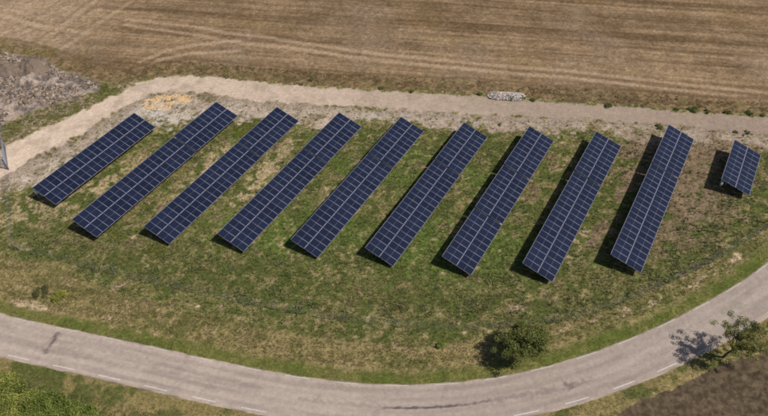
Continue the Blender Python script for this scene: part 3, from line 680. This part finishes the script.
for px, py, r, h, lab, cA, cB in [
    (60, 298, 1.05, .9, 'small bright yellow green bush in the dry verge above the road', (122, 126, 42), (158, 156, 62)),
    (42, 293, 1.1, .7, 'small dull dark green bush left of the yellow green one', (72, 76, 38), (96, 92, 50)),
    (441, 347, .6, .7, 'small bright green bush in the dry grass left of the big roadside tree', (92, 108, 36), (130, 140, 58)),
    (507.5, 98, .65, .6, 'dark green bush at the foot of the white stone pile, left of the pair', (66, 78, 36), (100, 112, 56)),
    (512.5, 98.8, .65, .6, 'dark green bush at the foot of the white stone pile, right of the pair', (70, 80, 38), (104, 112, 58)),
    (522, 98.6, .65, .55, 'green bush at the right-hand end of the white stone pile', (70, 84, 36), (104, 114, 54)),
    (532.5, 100.5, .5, .45, 'small green bush standing clear to the right of the stone pile', (70, 84, 36), (100, 112, 54)),
    (480, 94.5, .5, .5, 'small green bush just left of the stone pile', (86, 98, 44), (110, 120, 60)),
    (411, 92, .5, .45, 'small green bush on the field margin above the fifth solar row', (80, 92, 40), (104, 116, 56)),
    (381, 88.5, .5, .45, 'pale green bush where the field margin meets the track, above the middle rows', (90, 100, 50), (116, 126, 70)),
    (311, 79.5, .6, .5, 'lone green bush on the brown field margin above the third row', (84, 92, 44), (108, 114, 60)),
    (609, 107, .7, .5, 'green bush on the field margin above the eighth solar row', (74, 86, 38), (100, 112, 54)),
    (692, 110, .9, .7, 'largest green bush on the right-hand field margin', (76, 90, 36), (108, 118, 54)),
    (677, 109.5, .5, .4, 'low bush left of the largest field margin bush', (80, 86, 42), (104, 106, 58)),
    (707, 111.5, .6, .4, 'low bush right of the largest field margin bush', (78, 84, 40), (100, 104, 56)),
    (728, 113, .7, .6, 'dark green field margin bush above the lone small array', (66, 78, 34), (92, 102, 50)),
    (749, 113.5, .7, .5, 'wide low green bush on the field margin near the right edge', (78, 90, 40), (104, 114, 56)),
    (762, 116, .5, .4, 'last small bush of the field margin at the right edge', (84, 94, 44), (108, 116, 58)),
    (659, 127.5, .7, .45, 'green bush on the gravel at the far left corner of the long steep row', (84, 94, 42), (112, 120, 58)),
    (736, 132.5, .5, .35, 'tiny green bush on the soil just above the lone small array', (80, 92, 44), (104, 114, 56)),
    (747, 132.5, .5, .35, 'tiny green bush on the soil right above the corner of the lone array', (82, 92, 44), (106, 114, 56)),
    (500, 125, .35, .3, 'tiny dark plant on gravel between the sixth and seventh rows', (70, 84, 38), (96, 106, 52))]:
    bush('small_bush', at(px, py), r, h, lab, 'bush', tuple(c_+12 for c_ in cA), tuple(c_+24 for c_ in cB), 12, 2200, .06, 'small bushes on the verge and field margin', stem=False)

# ------------------------------------------------------------------ stones and heaps
M_stone = col_mat('stone', .9, (4., 16.), (.15, .12), .3, .03)
ico_v = None
def rock_proto():
    t = (1+5**.5)/2; v = np.array([(-1, t, 0), (1, t, 0), (-1, -t, 0), (1, -t, 0), (0, -1, t), (0, 1, t), (0, -1, -t), (0, 1, -t), (t, 0, -1), (t, 0, 1), (-t, 0, -1), (-t, 0, 1)], float)/1.9
    f = np.array([(0, 11, 5), (0, 5, 1), (0, 1, 7), (0, 7, 10), (0, 10, 11), (1, 5, 9), (5, 11, 4), (11, 10, 2), (10, 7, 6), (7, 1, 8), (3, 9, 4), (3, 4, 2), (3, 2, 6), (3, 6, 8), (3, 8, 9), (4, 9, 5), (2, 4, 11), (6, 2, 10), (8, 6, 7), (9, 8, 1)]); return v, f
def rocks(name, P, size, colr, parent=None):
    v, f = rock_proto(); n = len(P); sc3 = size[:, None]*rng.uniform(.55, 1.2, (n, 3)); th = rng.uniform(0, 6.28, n); ca, sa = np.cos(th), np.sin(th)
    vv = v[None]*(1+rng.normal(0, .14, (n, 12, 1)))*sc3[:, None]
    X_ = vv[..., 0]*ca[:, None]-vv[..., 1]*sa[:, None]; Y_ = vv[..., 0]*sa[:, None]+vv[..., 1]*ca[:, None]
    V = np.stack([X_, Y_, vv[..., 2]*.8], -1)+P[:, None]; F = (f[None]+np.arange(n)[:, None, None]*12).reshape(-1, 3)
    return mesh_np(name, V.reshape(-1, 3), F, M_stone, np.repeat(colr, 12, 0), parent)
# white stone pile beside the field margin
c = at(506.5, 96.5); n = 1500; u = rng.uniform(-1, 1, n); v = rng.uniform(-1, 1, n); k = u*u*u*u+v*v < 1; u, v = u[k], v[k]
hh = .65*(1-u**4)*(1-v*v)*(.75+.25*fbm(u*3, v*3, 1, 3, 2)); ca, sa = math.cos(-.10), math.sin(-.10)
lx, ly = u*3.35, v*1.15; P = np.stack([lx*ca-ly*sa, lx*sa+ly*ca, np.clip(hh*rng.uniform(.65, 1., len(u)), .05, 2)], 1)
pal = np.array([C(204, 192, 176), C(178, 167, 158), C(146, 146, 154), C(210, 192, 168), C(134, 126, 122)])
root = empty('stone_pile', (c[0], c[1], float(gz(np.array([c[0]]), np.array([c[1]]))[0]))); tag(root, 'long low pile of white and grey field stones at the edge of the track', 'stone pile')
rocks('stones', P, rng.uniform(.10, .24, len(u)), pal[rng.integers(0, 5, len(u))], root)
# rubble spread, top left
xx = rng.uniform(-100, -45, 60000); yy = rng.uniform(88, 130, 60000); k = (sdf(xx, yy, RUBBLE)+(fbm(xx, yy, 2, 7, 2)-.5)*2 < -.2); xx, yy = xx[k][:9000], yy[k][:9000]
nr = fbm(xx, yy, 2.5, 161, 3); k = rng.random(len(xx)) < sst(nr, .35, .6); xx, yy = xx[k], yy[k]
pal = np.array([C(134, 119, 106), C(118, 103, 90), C(150, 134, 118), C(100, 94, 94), C(168, 150, 130), C(96, 84, 72)])
P = np.stack([xx, yy, gz(xx, yy)+.02], 1); tag(rocks('rubble', P, rng.gamma(1.8, .06, len(xx))+.04, pal[rng.integers(0, 6, len(xx))]), kind='stuff')
# two heaps of brown earth behind the rubble
M_earth = col_mat('earth', .95, (1.5, 9.), (.12, .14), .5, .08)
def heap(px, py, rx, ry, h, label, rot_=0):
    c = at(px, py); n = 60; U, Vv = np.meshgrid(np.linspace(-1, 1, n), np.linspace(-1, 1, n)); u, v = U.ravel(), Vv.ravel(); r = np.sqrt(u*u+v*v)
    r = r/(.72+.5*fbm(u*2+px, v*2, 1.1, 191, 3)); zz = h*np.clip(1-r**1.3, -.1, 1)*(.8+.4*fbm(u*rx, v*ry, 2.5, 171, 3))+(fbm(u*rx, v*ry, .9, 175, 4)-.5)*.9
    ca, sa = math.cos(rot_), math.sin(rot_); g = float(gz(np.array([c[0]]), np.array([c[1]]))[0])-.15
    V = np.stack([u*rx*ca-v*ry*sa, u*rx*sa+v*ry*ca, zz-.1], 1); J = (np.arange(n-1)[:, None]*n+np.arange(n-1)[None]).ravel(); F = np.stack([J, J+1, J+n+1, J+n], 1)
    F = F[(r[F] < 1.04).all(1)]; uq, inv = np.unique(F, return_inverse=True)
    cc = mixc(np.broadcast_to(C(112, 98, 86), (len(u), 3)), C(132, 116, 102), fbm(u*rx, v*ry, 2, 181, 3))
    o = mesh_np('earth_heap', V[uq], inv.reshape(-1, 4), M_earth, cc[uq], None, True); o.location = (c[0], c[1], g); tag(o, label, 'earth heap', 'brown earth heaps behind the rubble')
heap(33, 69, 3.4, 3.0, 1.5, 'rounded brown earth heap rising behind the grey rubble')
heap(6, 71, 5.0, 3.2, 1.3, 'lower brown earth heap behind the rubble, cut by the left edge')
